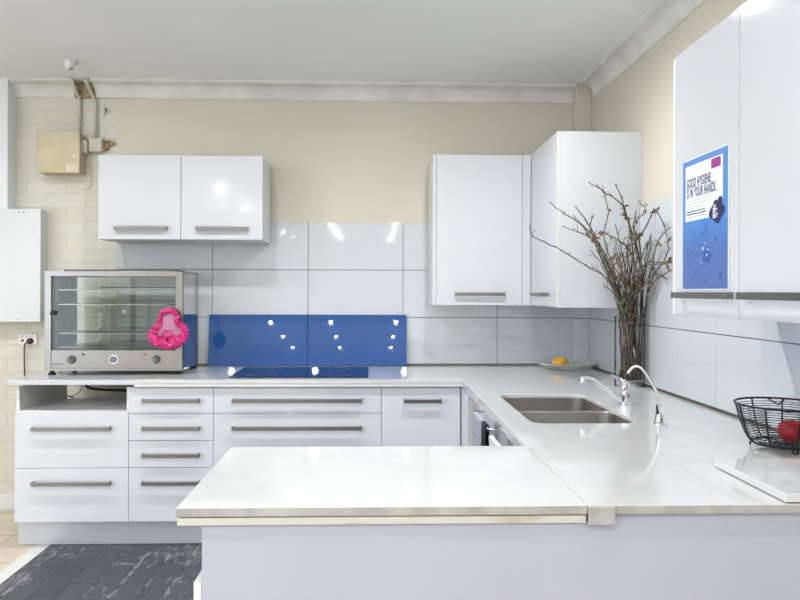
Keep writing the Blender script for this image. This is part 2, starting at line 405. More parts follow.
b = B(); box(b, -1.252, .490, 3.7402, 3.758, .862, .8798); box(b, .4722, .490, 2.131, 3.7402, .862, .8798)
link('front_build_up', b, M['stone'], ml)
tag(ml, 'L-shaped white stone worktop running along the back wall and around to the sink', 'worktop')
o = bx('worktop', (-1.905, -1.2535, 3.742, 4.34, .873, .898), M['lacquer_up'], bevel=.002)
tag(o, 'thin white worktop slab under the steel food warmer', 'worktop')
t = thing('worktop', 'white stone peninsula worktop in the foreground with a sawn grey edge', 'worktop', (.0245, 1.83, .859))
o = poly_slab('slab', [(-.423, 1.530), (.4705, 1.530), (.4705, 2.130), (-.423, 2.130)], None, .881, .900, [M['stone'], M['stoneside']], t, bevel=.001)
bx('batten', (-.421, .4705, 1.536, 2.12, .8605, .877), M['cream'], t, bevel=.001)['label'] = 'stained cream batten under the slab'
bx('packing_strip', (-.415, .4705, 1.542, 2.11, .877, .881), M['rust'], t)
b = B(); box(b, .4715, .530, 1.522, 1.5295, .860, .8985)
o = link('worktop_joining_block', b, M['stoneside'], bevel=.001); tag(o, 'small grey end block covering the joint on the front edge of the foreground worktop', 'edging block')

# peninsula body
t = thing('peninsula_base', 'pale lilac-white panelled base carrying the foreground worktop', 'cabinet', (.5, 1.85, 0.003))
b = B(); prism(b, [(-.3705, .004), (XR-.014, .004), (XR-.014, .8793), (.534, .8793), (.534, .8595), (-.3705, .8595)], 'y', 1.545, 1.563); link('front_panel', b, M['penpanel'], t, bevel=.001)
b = B(); box(b, -.3705, -.3525, 1.5635, 2.09, .004, .8595); box(b, -.3525, .47, 2.072, 2.09, .15, .8595); box(b, -.3525, .47, 1.5635, 2.072, .15, .166)
link('carcass', b, M['carcass'], t)
bx('end_board', (-.388, -.371, 1.545, 2.05, .004, .734), M['offwhite'], t, bevel=.001)

# sink run below the right-hand worktop, facing left
t = thing('sink_cabinet', 'white cabinet under the sink with a beige recess beside the corner', 'cabinet', (.9, 3.1, ZB))
XF = .492
b = B(); box(b, XF+.018, XR-.014, 2.60, 2.616, ZB, .70); box(b, XF+.018, XR-.014, 3.60, 3.616, ZB, .86); box(b, XF+.018, XR-.014, 2.616, 3.60, ZB, ZB+.016)
link('carcass', b, M['carcass'], t)
bx('filler_panel', (.4725, XF+.018, 3.49, 3.757, ZB, .858), M['lacquer'], t, bevel=.001)
b = B(); box(b, XF+.006, XF+.016, 3.245, 3.488, ZB, .846)
M['beige'] = mat('beige_board', (.46, .42, .36), .6)
link('recess_board', b, M['beige'], t)
bx('door', (XF, XF+.018, 2.90, 3.242, ZB, .858), M['lacquer'], t, bevel=.001)
bx('door', (XF, XF+.018, 2.55, 2.898, ZB, .858), M['lacquer'], t, bevel=.001)
b = B(); tube(b, [(XF, 3.10, .838), (.453, 3.10, .838), (.448, 3.09, .838), (.448, 2.71, .838), (.453, 2.70, .838), (XF, 2.70, .838)], .005, 10); r_ = link('towel_rail', b, M['chrome'], t, smooth=True)
# towels on the rail
def towel(y0, y1, ztop, zb, label, m, x=.448):
    bm = B(); ny = 14; prof = []
    rr = .0085
    for k in range(12): prof.append((x-rr, zb+(ztop-zb)*k/12))
    for k in range(9): a = PI-PI*k/8; prof.append((x+rr*math.cos(a), ztop+rr*math.sin(a)))
    for k in range(1, 10): prof.append((x+rr, ztop-(ztop-zb)*.8*k/9))
    G = []
    for j in range(ny+1):
        y = y0+(y1-y0)*j/ny
        G.append([bm.verts.new((px+ (.004*math.sin(j*1.3)*min(1, (ztop-pz)*8) if pz < ztop else 0)*(1 if px > x else 1), y, pz)) for px, pz in prof])
    for j in range(ny):
        for i in range(len(prof)-1): bm.faces.new((G[j][i], G[j+1][i], G[j+1][i+1], G[j][i+1]))
    o = link('tea_towel', bm, m, smooth=True); s = o.modifiers.new('thick', 'SOLIDIFY'); s.thickness = .0025; s.offset = 0
    tag(o, label, 'towel'); return o
def check_mat():
    m = mat('blue_grey_check_cloth', (.4, .43, .5), .9)
    g = N(m, 'ShaderNodeNewGeometry'); ck = N(m, 'ShaderNodeTexChecker'); ck.inputs['Scale'].default_value = 70
    ck.inputs['Color1'].default_value = (.50, .53, .62, 1); ck.inputs['Color2'].default_value = (.22, .24, .32, 1)
    L(m, g.outputs['Position'], ck.inputs['Vector']); L(m, ck.outputs[0], bsdf(m).inputs['Base Color']); return m
towel(2.84, 3.04, .8385, .45, 'blue-grey checked tea towel hanging on the chrome rail below the sink', check_mat())
towel(2.745, 2.825, .8385, .52, 'black tea towel hanging on the rail beside the checked one', mat('black_cloth', (.02, .02, .025), .95))
# dishwasher with its door ajar
t = thing('dishwasher', 'white dishwasher with its door slightly ajar beneath the worktop by the sink', 'dishwasher', (.8, 2.34, .003))
b = B(); x0 = .485
box(b, x0, .99, 2.135, 2.151, .1, .855); box(b, x0, .99, 2.529, 2.545, .1, .855); box(b, x0, .99, 2.151, 2.529, .84, .855); box(b, .975, .99, 2.151, 2.529, .1, .84); box(b, x0, .975, 2.151, 2.529, .1, .116)
link('cabinet_shell', b, M['plainwhite'], t)
b = B(); box(b, x0-.02, x0-.002, 2.137, 2.543, .12, .850)
pv = Vector((x0, 2.3, .12)); bmesh.ops.rotate(b, verts=b.verts, cent=pv, matrix=Matrix.Rotation(-.062, 3, 'Y'))
link('door', b, M['plainwhite'], t, bevel=.004)
b = B()
for k in range(9): 
    y = 2.18+k*.04; tube(b, [(x0+.02, y, .78), (.95, y, .78)], .002, 6)
tube(b, [(x0+.02, 2.18, .78), (x0+.02, 2.50, .78)], .003, 6); link('wire_rack', b, M['steel'], t)

# ------------------------------------------------------------------ sink
t = thing('sink', 'undermounted double-bowl stainless steel sink set in the white worktop', 'sink', ((SX0+SX1)/2, (SY0+SY1)/2, .70))
ym = 2.812
def bowl(y0, y1, nm):
    bm = B(); lv = []
    for (ins, z) in ((.0005, .887), (.0015, .8875), (.003, .886), (.005, .73), (.03, .705)):
        lv.append([bm.verts.new((x, y, z)) for x, y in rrect(SX0+ins, SX1-ins, y0+ins, y1-ins, .045)])
    n = len(lv[0])
    for a, c in zip(lv, lv[1:]):
        for k in range(n): bm.faces.new((a[k], a[(k+1) % n], c[(k+1) % n], c[k]))
    bm.faces.new(lv[-1]); bmesh.ops.recalc_face_normals(bm, faces=bm.faces); bmesh.ops.reverse_faces(bm, faces=bm.faces)
    o = link(nm, bm, M['sinksteel'], t, smooth=False); s = o.modifiers.new('th', 'SOLIDIFY'); s.thickness = .001; s.offset = -1
    c = ((SX0+SX1)/2, (y0+y1)/2, .7065)
    b2 = B(); lathe(b2, [(.045, 0), (.045, .002), (.03, .001), (0.001, .001)], c, 24); link('drain', b2, M['chrome'], o)
bowl(SY0, ym-.007, 'bowl'); bowl(ym+.007, SY1, 'bowl')
bx('divider', (SX0+.001, SX1-.001, ym-.010, ym+.010, .868, .8885), M['chrome'], t, bevel=.004)

# mixer tap
t = thing('mixer_tap', 'chrome lever mixer tap with a long spout over the sink', 'tap', (1.046, 2.894, .9))
b = B(); lathe(b, [(.027, 0), (.027, .004), (.020, .008), (.019, .055), (.021, .060), (.021, .084), (.017, .092), (.001, .094)], (1.046, 2.894, .9), 28); link('body', b, M['chrome'], t, smooth=False, bevel=.0008)
b = B(); sp = smooth_pts([(1.040, 2.892, .912), (1.015, 2.887, .928), (.960, 2.875, .968), (.910, 2.864, 1.004), (.882, 2.857, 1.015), (.858, 2.852, 1.016)], 5)
tube(b, sp, .0095, 12); lathe(b, [(.012, -.020), (.0125, -.018), (.0125, .008), (.010, .011), (.0005, .011)], (.856, 2.852, 1.013), 20); link('spout', b, M['chrome'], t, smooth=True)
b = B(); tube(b, [(1.052, 2.897, .992), (1.04, 2.93, 1.003), (1.018, 2.985, 1.012)], [.009, .0075, .006], 10); lathe(b, [(.018, -.006), (.018, .003), (.0005, .006)], (1.046, 2.894, .992), 20); link('lever', b, M['chrome'], t, smooth=True)
b = B(); lathe(b, [(.0045, -.001), (.0045, .0015), (.0003, .002)], (1.036, 2.8745, .970), 12, axis='y'); link('temperature_dot', b, M['red'], t)

# filter tap
t = thing('filter_tap', 'slim chrome gooseneck filter tap at the near end of the sink', 'tap', (1.017, 2.475, .9))
b = B(); lathe(b, [(.021, 0), (.021, .003), (.015, .010), (.0125, .036), (.006, .042), (.0005, .042)], (1.017, 2.475, .9), 24); link('base', b, M['chrome'], t, bevel=.0006)
b = B(); tube(b, smooth_pts([(1.017, 2.475, .94), (1.017, 2.475, .985), (1.006, 2.478, 1.02), (.985, 2.485, 1.06), (.965, 2.49, 1.09), (.948, 2.495, 1.103), (.93, 2.50, 1.098), (.915, 2.505, 1.076)], 5), .0045, 12); link('spout', b, M['chrome'], t, smooth=True)
b = B(); tube(b, [(1.010, 2.470, .935), (1.006, 2.464, .948), (1.003, 2.460, .970)], [.005, .0042, .0038], 8); link('lever', b, M['black'], t, smooth=True)

# ------------------------------------------------------------------ cooktop
t = thing('cooktop', 'dark blue-black glass cooktop set in the back worktop', 'cooktop', (-.40, 4.075, .900))
bx('glass_top', (-.780, -.025, 3.815, 4.335, .9001, .9045), M['glassblack'], t, bevel=.0015)
for (x, y, r) in ((-.62, 3.96, .08), (-.2, 3.96, .09), (-.62, 4.2, .09), (-.2, 4.2, .07)):
    b = B(); lathe(b, [(r, .0046), (r, .0049), (r-.003, .0049), (r-.003, .0046)], (x, y, .9), 36, close=True); link('burner_ring', b, M['dial'], t)

# blue glass splashbacks leaning on the tiles
def lean(x0, x1, label):
    b = B(); box(b, x0, x1, 4.419, 4.425, .9016, 1.222); bmesh.ops.rotate(b, verts=b.verts, cent=(0, 4.425, .9016), matrix=Matrix.Rotation(-.104, 3, 'X'))
    o = link('glass_splashback', b, M['blue'], bevel=.001); tag(o, label, 'splashback', 'blue glass splashbacks')
lean(-1.026, -.4115, 'glossy blue glass splashback panel behind the left of the cooktop, nearer the food warmer')
lean(-.4085, .212, 'glossy blue glass splashback panel right of the vertical seam above the cooktop')

# ------------------------------------------------------------------ wall cabinets
ZU0, ZU1, YU = 1.667, 2.158, 4.15
t = thing('wall_cabinet', 'white two-door wall cabinet hung by itself over the blue splashback and beside the brick', 'cabinet', (-1.12, 4.3, ZU0), 'white wall cabinets')
b = B(); w = .016
box(b, -1.597, -1.581, YU+.018, 4.46, ZU0, ZU1); box(b, -.664, -.648, YU+.018, 4.46, ZU0, ZU1); box(b, -1.581, -.664, YU+.018, 4.46, ZU0, ZU0+w); box(b, -1.581, -.664, YU+.018, 4.46, ZU1-w, ZU1); box(b, -1.581, -.664, 4.45, 4.46, ZU0+w, ZU1-w)
link('carcass', b, M['carcass'], t, bevel=.001)
for x0, x1, h0, h1 in ((-1.597, -1.1235, -1.513, -1.206), (-1.1205, -.648, -1.040, -.735)):
    d = bx('door', (x0, x1, YU, YU+.0175, ZU0+.001, ZU1), M['lacquer_up'], t, bevel=.0015); bar_handle_x(d, h0, h1, 1.735, YU)
t = thing('wall_cabinet', 'white single-door wall cabinet on the back wall next to the corner', 'cabinet', (.62, 4.3, 1.288), 'white wall cabinets')
ZV0, ZV1 = 1.288, 2.178
bx('carcass', (.350, .933, YU+.018, 4.464, ZV0, ZV1), M['carcass'], t, bevel=.001)
bx('side_edge', (.350, .3715, YU, YU+.0175, ZV0, ZV1), M['lacquer_up'], t, bevel=.001)
d = bx('door', (.3735, .881, YU, YU+.0175, ZV0+.001, ZV1), M['lacquer_up'], t, bevel=.0015); bar_handle_x(d, .486, .784, 1.354, YU)
bx('filler_panel', (.883, .933, YU, YU+.0175, ZV0, ZV1), M['lacquer_up'], t, bevel=.001)
t = thing('wall_cabinet', 'tall white corner wall cabinet with its broad end panel behind the dried twigs', 'cabinet', (1.15, 3.85, 1.288), 'white wall cabinets')
bx('carcass', (.953, XR-.013, 3.574, 4.38, ZV0, 2.184), M['carcass'], t, bevel=.001)
b = B(); prism(b, [(.9345, ZV0), (XR-.013, ZV0), (XR-.013, 1.804), (XR-.0005, 1.804), (XR-.0005, 2.186), (.9345, 2.186)], 'y', 3.557, 3.573); link('end_panel', b, M['lacquer_up'], t, bevel=.001)
d = bx('door', (.935, .9525, 3.575, 4.148, ZV0+.001, 2.184), M['lacquer_up'], t, bevel=.0015); bar_handle_y(d, 3.72, 4.02, 1.354, .935)
bx('cream_edge_strip', (.9345, .945, 3.5555, 3.5568, ZV0, 2.186), M['edge'], t)
t = thing('wall_cabinet', 'large white two-door wall cabinet at the right with a blue poster on its door', 'cabinet', (1.19, 1.9, 1.294), 'white wall cabinets')
XD = 1.010
bx('carcass', (XD+.018, XR-.013, 1.066, 2.336, 1.294, 2.156), M['carcass'], t, bevel=.001)
bx('end_panel', (XD+.002, XR-.013, 2.3365, 2.352, 1.294, 2.156), M['carcass'], t, bevel=.001)
for y0, y1 in ((1.066, 1.490), (1.492, 1.916), (1.918, 2.334)):
    d = bx('door', (XD, XD+.0175, y0+.001, y1-.001, 1.295, 2.156), M['lacquer_up'], t, bevel=.0015); bar_handle_y(d, y0+.07 if y1 < 2.2 else 1.944, y1-.045 if y1 < 2.2 else 2.286, 1.359, XD)

# ------------------------------------------------------------------ poster on the door
px = XD-.0012; pt = thing('hygiene_poster', 'blue hand-hygiene poster taped to the white wall cabinet door', 'poster', (px, 2.12, 1.379))
PY0, PY1, PZ0, PZ1 = 2.266, 1.974, 1.379, 1.788
def pc(u, v, d=0): return (px-.0006-d, PY0+(PY1-PY0)*u, PZ1+(PZ0-PZ1)*v)
def pquad(name, u0, u1, v0, v1, m, d, parent=pt):
    b = B(); vs_ = [pc(u0, v0, d), pc(u1, v0, d), pc(u1, v1, d), pc(u0, v1, d)]
    f = b.faces.new([b.verts.new(v) for v in vs_]); b.normal_update()
    if f.normal.x > 0: f.normal_flip()
    return link(name, b, m, parent)
PAPER = mat('poster_paper', (.72, .77, .85), .5)
bx('paper', (px-.0006, px+.0004, PY1-.006, PY0+.002, PZ0-.003, PZ1+.003), PAPER, pt)
gm = mat('poster_blue_print', (.1, .3, .75), .35)
g_ = N(gm, 'ShaderNodeNewGeometry'); s_ = N(gm, 'ShaderNodeSeparateXYZ'); L(gm, g_.outputs['Position'], s_.inputs[0])
mr = N(gm, 'ShaderNodeMapRange'); mr.inputs[1].default_value = PZ0; mr.inputs[2].default_value = PZ1; L(gm, s_.outputs['Z'], mr.inputs[0])
rp = N(gm, 'ShaderNodeValToRGB'); L(gm, mr.outputs[0], rp.inputs[0])
rp.color_ramp.elements[0].color = (.075, .14, .37, 1); rp.color_ramp.elements[1].color = (.10, .24, .54, 1)
e = rp.color_ramp.elements.new(.30); e.color = (.065, .14, .40, 1); e = rp.color_ramp.elements.new(.55); e.color = (.055, .22, .58, 1)
L(gm, rp.outputs[0], bsdf(gm).inputs['Base Color'])
pquad('blue_print', .0, 1, 0, 1, gm, .0003)
pquad('white_field', .07, .90, .045, .475, PAPER, .0006)
MAG = mat('magenta_ink', (.30, .03, .25), .4); NAVY = mat('navy_ink', (.012, .014, .075), .4); GREYI = mat('grey_ink', (.22, .24, .30), .5); LB = mat('light_blue_ink', (.45, .62, .85), .5); DB = mat('deep_blue_ink', (.03, .075, .32), .5)
pquad('magenta_tag', .66, .86, .055, .125, MAG, .0009)
def text(s, u, v, size, m, d=.001, bold=0., name='lettering', sx=1., sp=1., parent=pt, align='LEFT'):
    cu = bpy.data.curves.new('t', 'FONT'); cu.body = s; cu.size = size; cu.offset = bold; cu.align_x = align; cu.space_character = sp
    o = bpy.data.objects.new('t', cu); C.objects.link(o)
    dg = bpy.context.evaluated_depsgraph_get(); me = bpy.data.meshes.new_from_object(o.evaluated_get(dg)); bpy.data.objects.remove(o); bpy.data.curves.remove(cu)
    o = bpy.data.objects.new(name, me); C.objects.link(o); me.materials.clear(); me.materials.append(m)
    p = Vector(pc(u, v, d)); base = Vector(parent['_o'])
    me.transform(Matrix.Translation(p-base) @ Matrix.Rotation(-PI/2, 4, 'Z') @ Matrix.Rotation(PI/2, 4, 'X') @ Matrix.Diagonal((sx, 1, 1, 1)))
    o.parent = parent; o['_o'] = parent['_o']; return o
text('GOOD HYGIENE', .10, .215, .040, NAVY, bold=.0013, sx=.475, sp=1.17, name='headline')
text('IS IN YOUR HANDS.', .10, .292, .040, NAVY, bold=.0013, sx=.475, sp=1.17, name='headline')
for i, (v, w_) in enumerate(((.330, .60), (.355, .55), (.380, .40))):
    text('~~~~ ~~~~~~ ~~~ ~~~~~'[:int(w_*32)], .10, v, .016, GREYI, name='small_print')
text('~~~~~~ ~~~ ~~', .10, .415, .018, NAVY, bold=.0008, name='small_print'); text('~~~~~~~~ ~~~~', .10, .435, .018, NAVY, bold=.0008, name='small_print')
text('~~~~~ ~~~~~ ~~~~~~', .10, .455, .014, NAVY, name='small_print')
def blob(u, v, pts, m, d, name):
    b = B(); vs_ = [b.verts.new(pc(u+x, v+y, d)) for x, y in pts]; f = b.faces.new(vs_); b.normal_update()
    if f.normal.x > 0: f.normal_flip()
    bmesh.ops.triangulate(b, faces=b.faces); return link(name, b, m, pt)
pts = []
for k in range(40):
    a = 2*PI*k/40; r = 1+.13*math.cos(4*a+.6)+.06*math.cos(2*a); pts.append((.140*r*math.cos(a), .082*r*math.sin(a)))
blob(.78, .445, pts, NAVY, .0012, 'badge')
blob(.85, .375, [(.05*math.cos(2*PI*k/20), .035*math.sin(2*PI*k/20)) for k in range(20)], NAVY, .0011, 'badge')
text('be', .715, .418, .020, PAPER, d=.0015, bold=.0008, name='badge_lettering', sx=.8); text('the', .70, .450, .026, PAPER, d=.0015, bold=.0010, name='badge_lettering', sx=.8); text('one', .70, .488, .026, PAPER, d=.0015, bold=.0010, name='badge_lettering', sx=.8)
def pline(pts, r, m, name, d=.0006):
    b = B(); P = [Vector(pc(u, v, d)) for u, v in pts]
    for p, q in zip(P, P[1:]):
        t_ = (q-p).normalized(); n_ = t_.cross(Vector((1, 0, 0)))*r
        f = b.faces.new([b.verts.new(c) for c in (p-n_, p+n_, q+n_, q-n_)])
    return link(name, b, m, pt)
b = B()
for k, pts in enumerate(([(.1, .74), (.28, .71), (.36, .60), (.46, .585), (.5, .60)], [(.13, .83), (.30, .76), (.42, .72), (.55, .69), (.70, .70)], [(.2, .93), (.36, .86), (.44, .83), (.58, .82), (.70, .77), (.72, .73)], [(.34, .96), (.40, .88), (.42, .82)], [(.42, .64), (.50, .57), (.57, .55), (.55, .62)], [(.24, .60), (.28, .565), (.33, .58)], [(.50, .50), (.52, .60), (.56, .68)], [(.58, .50), (.585, .60)])):
    pline(pts, .0009, DB, 'hand_drawing')
blob(.57, .755, [(.085*(1+.25*math.cos(5*a_/18*PI))*math.cos(a_*PI/18), .05*(1+.25*math.cos(5*a_/18*PI))*math.sin(a_*PI/18)) for a_ in range(36)], DB, .0007, 'hand_drawing')
for u, v, r in ((.76, .64, .022), (.52, .94, .02), (.62, .60, .012), (.28, .55, .01)): blob(u, v, [(r*math.cos(2*PI*k/14), r*.75*math.sin(2*PI*k/14)) for k in range(14)], DB, .0007, 'germ_drawing')
for u, v, r in ((.48, .70, .02), (.60, .71, .012), (.53, .66, .01), (.57, .75, .016), (.44, .80, .01)): blob(u, v, [(r*math.cos(2*PI*k/14), r*.75*math.sin(2*PI*k/14)) for k in range(14)], LB, .0009, 'bubble_drawing')
blob(.86, .90, [(.035*math.cos(2*PI*k/6), .028*math.sin(2*PI*k/6)) for k in range(6)], DB, .0007, 'emblem'); text('~~~~~~', .80, .958, .013, DB, d=.0007, name='emblem_lettering')

# ------------------------------------------------------------------ food warmer
WX0, WX1, WY0, WY1, WZ0, WZ1 = -1.822, -1.063, 3.97, 4.32, .922, 1.476
t = thing('food_warmer', 'stainless steel countertop food warmer with glass doors and empty wire shelves', 'food warmer', ((WX0+WX1)/2, (WY0+WY1)/2, .898))
b = B(); p = .036
box(b, WX0, WX0+p, WY0, WY0+.03, WZ0, WZ1-.028); box(b, WX1-p, WX1, WY0, WY0+.03, WZ0, WZ1-.028); box(b, WX0, WX1, WY0, WY0+.03, WZ1-.028, WZ1); box(b, WX0+p, WX1-p, WY0, WY0+.03, WZ0, .936)
box(b, WX0, WX0+p, WY1-.03, WY1, WZ0, WZ1-.028); box(b, WX1-p, WX1, WY1-.03, WY1, WZ0, WZ1-.028); box(b, WX0, WX1, WY1-.03, WY1, WZ1-.028, WZ1)
link('frame', b, M['steel'], t, bevel=.001)
bx('roof_panel', (WX0+.002, WX1-.002, WY0+.03, WY1-.03, WZ1-.010, WZ1-.001), M['steel'], t)
b = B(); box(b, WX0+.08, WX1-.06, WY0+.06, WY1-.06, WZ1-.001, WZ1+.011); link('top_vent', b, mat('vent_mesh', (.12, .12, .12), .5, metal=.7), t, bevel=.002)
bx('side_panel', (WX1-.004, WX1-.0005, WY0+.0295, WY1-.0295, WZ0, WZ1-.010), M['mirrorsteel'], t)
DS = mat('dull_steel', (.30, .31, .32), .38, metal=.8)
bx('side_panel', (WX0+.0005, WX0+.004, WY0+.0295, WY1-.0295, WZ0, WZ1-.010), DS, t)
bx('base_box', (WX0+.005, WX1-.005, WY0+.031, WY1-.031, WZ0, 1.036), DS, t)
cp = bx('control_panel', (WX0+p, WX1-p, WY0+.004, WY0+.0295, .936, 1.036), M['steel'], t, bevel=.001)
KNOB = mat('grey_knob', (.13, .135, .14), .3, metal=.5)
for x, kind in ((-1.674, 0), (-1.443, 1), (-1.208, 0)):
    b = B()
    if kind == 0: lathe(b, [(.024, 0), (.024, .004), (.020, .006), (.018, .022), (.001, .023)], (x, WY0+.004, .985), 26, axis='y'); box(b, x-.0035, x+.0035, WY0-.024, WY0-.018, .970, 1.002)
    else: lathe(b, [(.026, 0), (.026, .003), (.001, .0035)], (x, WY0+.004, .985), 26, axis='y')
    k = link('control_knob' if not kind else 'dial_bezel', b, KNOB if not kind else M['chrome'], cp, bevel=0)
    if kind: b = B(); lathe(b, [(.019, .0036), (.019, .010), (.014, .011), (.001, .0115)], (x, WY0+.004, .985), 26, axis='y'); link('thermometer_face', b, M['dial'], cp)
for x, m_ in ((-1.610, M['black']), (-1.272, M['red'])):
    b = B(); lathe(b, [(.006, 0), (.006, .003), (.0005, .005)], (x, WY0+.004, 1.013), 14, axis='y'); link('indicator_lamp', b, m_, cp)
# tiny maker's plate
b = B()
for k in range(9): box(b, -1.778+k*.0066, -1.778+k*.0066+.0046, WY0+.0030, WY0+.0038, .957, .962)
link('name_plate', b, M['black'], cp)
# feet
for x, y in ((WX0+.035, WY0+.02), (WX1-.035, WY0+.02), (WX0+.035, WY1-.03), (WX1-.02, WY1-.03)):
    zf = .8985 if x < -1.25 else .9005
    b = B(); lathe(b, [(.021, 0), (.021, .006), (.011, .016), (.010, WZ0-zf-.0005), (.0005, WZ0-zf-.0005)], (x, y, zf), 18); link('foot', b, M['black'], t)
# shelf posts with slots, wire shelves
for x in (WX0+.046, WX1-.046):
    for y in (WY0+.05, WY1-.05):
        b = B()
        for k in range(14): box(b, x-.006, x+.006, y-.004, y+.004, 1.040+k*.0285, 1.040+k*.0285+.017)
        box(b, x-.003, x+.003, y-.0025, y+.0025, 1.036, WZ1-.012); link('shelf_post', b, M['steel'], t)
for z in (1.050, 1.128, 1.290, 1.372):
    b = B(); x0, x1, y0, y1 = WX0+.04, WX1-.04, WY0+.045, WY1-.045
    tube(b, [(x0, y0, z), (x1, y0, z), (x1, y1, z), (x0, y1, z)], .003, 6, closed=True)
    for k in range(1, 46): x = x0+(x1-x0)*k/46; tube(b, [(x, y0, z+.003), (x, y1, z+.003)], .0011, 5)
    for k in (1, 2): y = y0+(y1-y0)*k/3; tube(b, [(x0, y, z), (x1, y, z)], .002, 5)
    tube(b, [(x0+.15, y1, z), (x0+.15, y1, z+.016), (x1-.01, y1, z+.016), (x1-.01, y1, z)], .0025, 6)
    link('wire_shelf', b, M['chrome'], t)
for (x0, x1, y, kx) in ((WX0+p-.002, -1.432, WY0+.010, WX0+p+.012), (-1.462, WX1-p+.002, WY0+.019, None)):
    g_ = bx('glass_door', (x0, x1, y, y+.004, 1.037, WZ1-.029), M['pane'], t)
for (x0, x1, y) in ((WX0+p-.002, -1.432, WY1-.014), (-1.462, WX1-p+.002, WY1-.022)):
    bx('rear_glass_door', (x0, x1, y, y+.004, 1.037, WZ1-.029), M['pane'], t)
for x, y, s in ((-1.775, WY0+.010, 1), (-1.128, WY0+.019, 1)):
    b = B(); lathe(b, [(.014, 0), (.014, .004), (.009, .010), (.012, .022), (.001, .024)], (x, y, 1.243), 20, axis='y'); link('door_knob', b, M['black'], t)
for x in (-1.62, -1.50):
    b = B(); lathe(b, [(.014, 0), (.014, .006), (.0005, .007)], (x, WY1-.0145, 1.243), 20, axis='y'); link('door_knob', b, DS, t)

# pink net scrubber hanging on the warmer's right knob
PK = noisy(mat('pink_net_plastic', (.7, .02, .20), .22, trans=.1), (.42, .006, .11), (.74, .05, .27), 45, 4)
PF = mat('pink_film', (.55, .25, .38), .3, alpha=.75)
t = thing('net_bag', 'crumpled bright pink plastic net bag hanging from the food warmer door knob', 'bag', (-1.138, 3.93, 1.05))
outl = [(-1.128, 1.262), (-1.160, 1.252), (-1.178, 1.225), (-1.180, 1.190), (-1.205, 1.155), (-1.222, 1.118), (-1.200, 1.085), (-1.160, 1.070), (-1.115, 1.068), (-1.078, 1.085), (-1.050, 1.110), (-1.040, 1.150), (-1.062, 1.175), (-1.085, 1.190), (-1.085, 1.225), (-1.100, 1.252)]
b = B(); yy = WY0-.026
SP = []
n_ = len(outl)
for i in range(n_):
    a, c_ = Vector((outl[i][0], yy, outl[i][1])), Vector((outl[(i+1) % n_][0], yy, outl[(i+1) % n_][1]))
    for k in range(5): SP.append(a.lerp(c_, k/5))
rs = []
for i, q in enumerate(SP):
    f_ = max(0, min(1, (1.20-q.z)/.10)); rs.append(.013+.013*f_+.003*math.sin(i*2.1)+rnd.uniform(-.002, .002))
tube(b, SP, rs, 12, closed=True)
for v in b.verts:
    v.co += Vector((rnd.uniform(-1, 1), rnd.uniform(-1, 1)*.6, rnd.uniform(-1, 1)))*.0048
link('ruffled_rim', b, PK, t)
b = B()
for s_ in range(26):
    x = -1.20+.15*rnd.random(); z = 1.075+.05*rnd.random()
    pts = [(x+rnd.uniform(-.03, .03), yy-.012+rnd.uniform(-.01, .006), z+rnd.uniform(-.02, .03)) for _ in range(4)]
    tube(b, smooth_pts(pts, 3), .0045, 6)
link('crumpled_net', b, PK, t)
b = B(); c0 = b.verts.new((-1.130, yy+.004, 1.15)); ring = [b.verts.new((x*.9-1.130*.1, yy+.002, z*.9+1.15*.1)) for x, z in outl]
for i in range(n_): b.faces.new((c0, ring[i], ring[(i+1) % n_]))
o = link('net_film', b, PF, t); s_ = o.modifiers.new('s', 'SOLIDIFY'); s_.thickness = .002

# ------------------------------------------------------------------ fittings on the left wall
t = thing('water_heater', 'plain white boxed unit on the brick wall above the power outlet', 'wall box', (-2.33, 4.42, 1.176))
bx('casing', (-2.62, -2.033, 4.378, YB-.0005, 1.180, 1.863), M['offwhite'], t, bevel=.004)
bx('front_cover', (-2.622, -2.031, 4.372, 4.3775, 1.176, 1.866), M['plainwhite'], t, bevel=.002)
for x, z in ((-2.160, 1.846), (-2.132, 1.846), (-2.070, 1.725), (-2.163, 1.190)):
    b = B(); lathe(b, [(.0045, 0), (.0045, .0015), (.0003, .002)], (x, 4.372, z), 10, axis='y'); link('screw', b, M['dial'], t)

t = thing('meter_box', 'small tan metal electrical box with a lock on the painted brick', 'electrical box', (-1.92, 4.42, 2.085))
bx('box', (-2.045, -1.800, 4.372, YB-.0005, 2.088, 2.335), M['meterbox'], t, bevel=.003)
dd = bx('door', (-2.050, -1.793, 4.36, 4.3715, 2.085, 2.339), M['meterbox'], t, bevel=.003)
b = B(); lathe(b, [(.012, 0), (.012, .004), (.007, .006), (.0005, .006)], (-1.828, 4.36, 2.197), 20, axis='y'); link('lock', b, M['chrome'], dd)
bx('paper_sticker', (-1.874, -1.803, 4.3592, 4.36, 2.092, 2.138), mat('faded_sticker', (.60, .56, .45), .6), dd)

def conduit(pts, label, r=.012):
    b = B(); tube(b, pts, r*.8, 12); o = link('conduit', b, M['pvc'], smooth=True); tag(o, label, 'pipe', 'wall conduits')
conduit([(-1.850, 4.366, ZC-.002), (-1.845, 4.40, 2.63), (-1.837, 4.452, 2.575), (-1.835, 4.462, 2.55), (-1.835, 4.462, 2.3395)], 'cream conduit running down from the ceiling gap into the tan metal box')
conduit([(-1.767, 4.366, ZC-.002), (-1.760, 4.40, 2.63), (-1.745, 4.452, 2.565), (-1.738, 4.462, 2.54), (-1.735, 4.462, 2.3165)], 'cream conduit running down from the ceiling gap into the junction box')
o = bx('junction_box', (-1.764, -1.683, 4.420, YB-.0005, 2.229, 2.316), M['pvc'], bevel=.006); tag(o, 'square cream junction box below the right conduit', 'junction box')
o = bx('junction_box', (-1.829, -1.770, 4.405, YB-.0005, 2.216, 2.300), M['pvc'], bevel=.014, segs=4); tag(o, 'rounded cream isolator box between the tan metal box and square junction box', 'junction box')
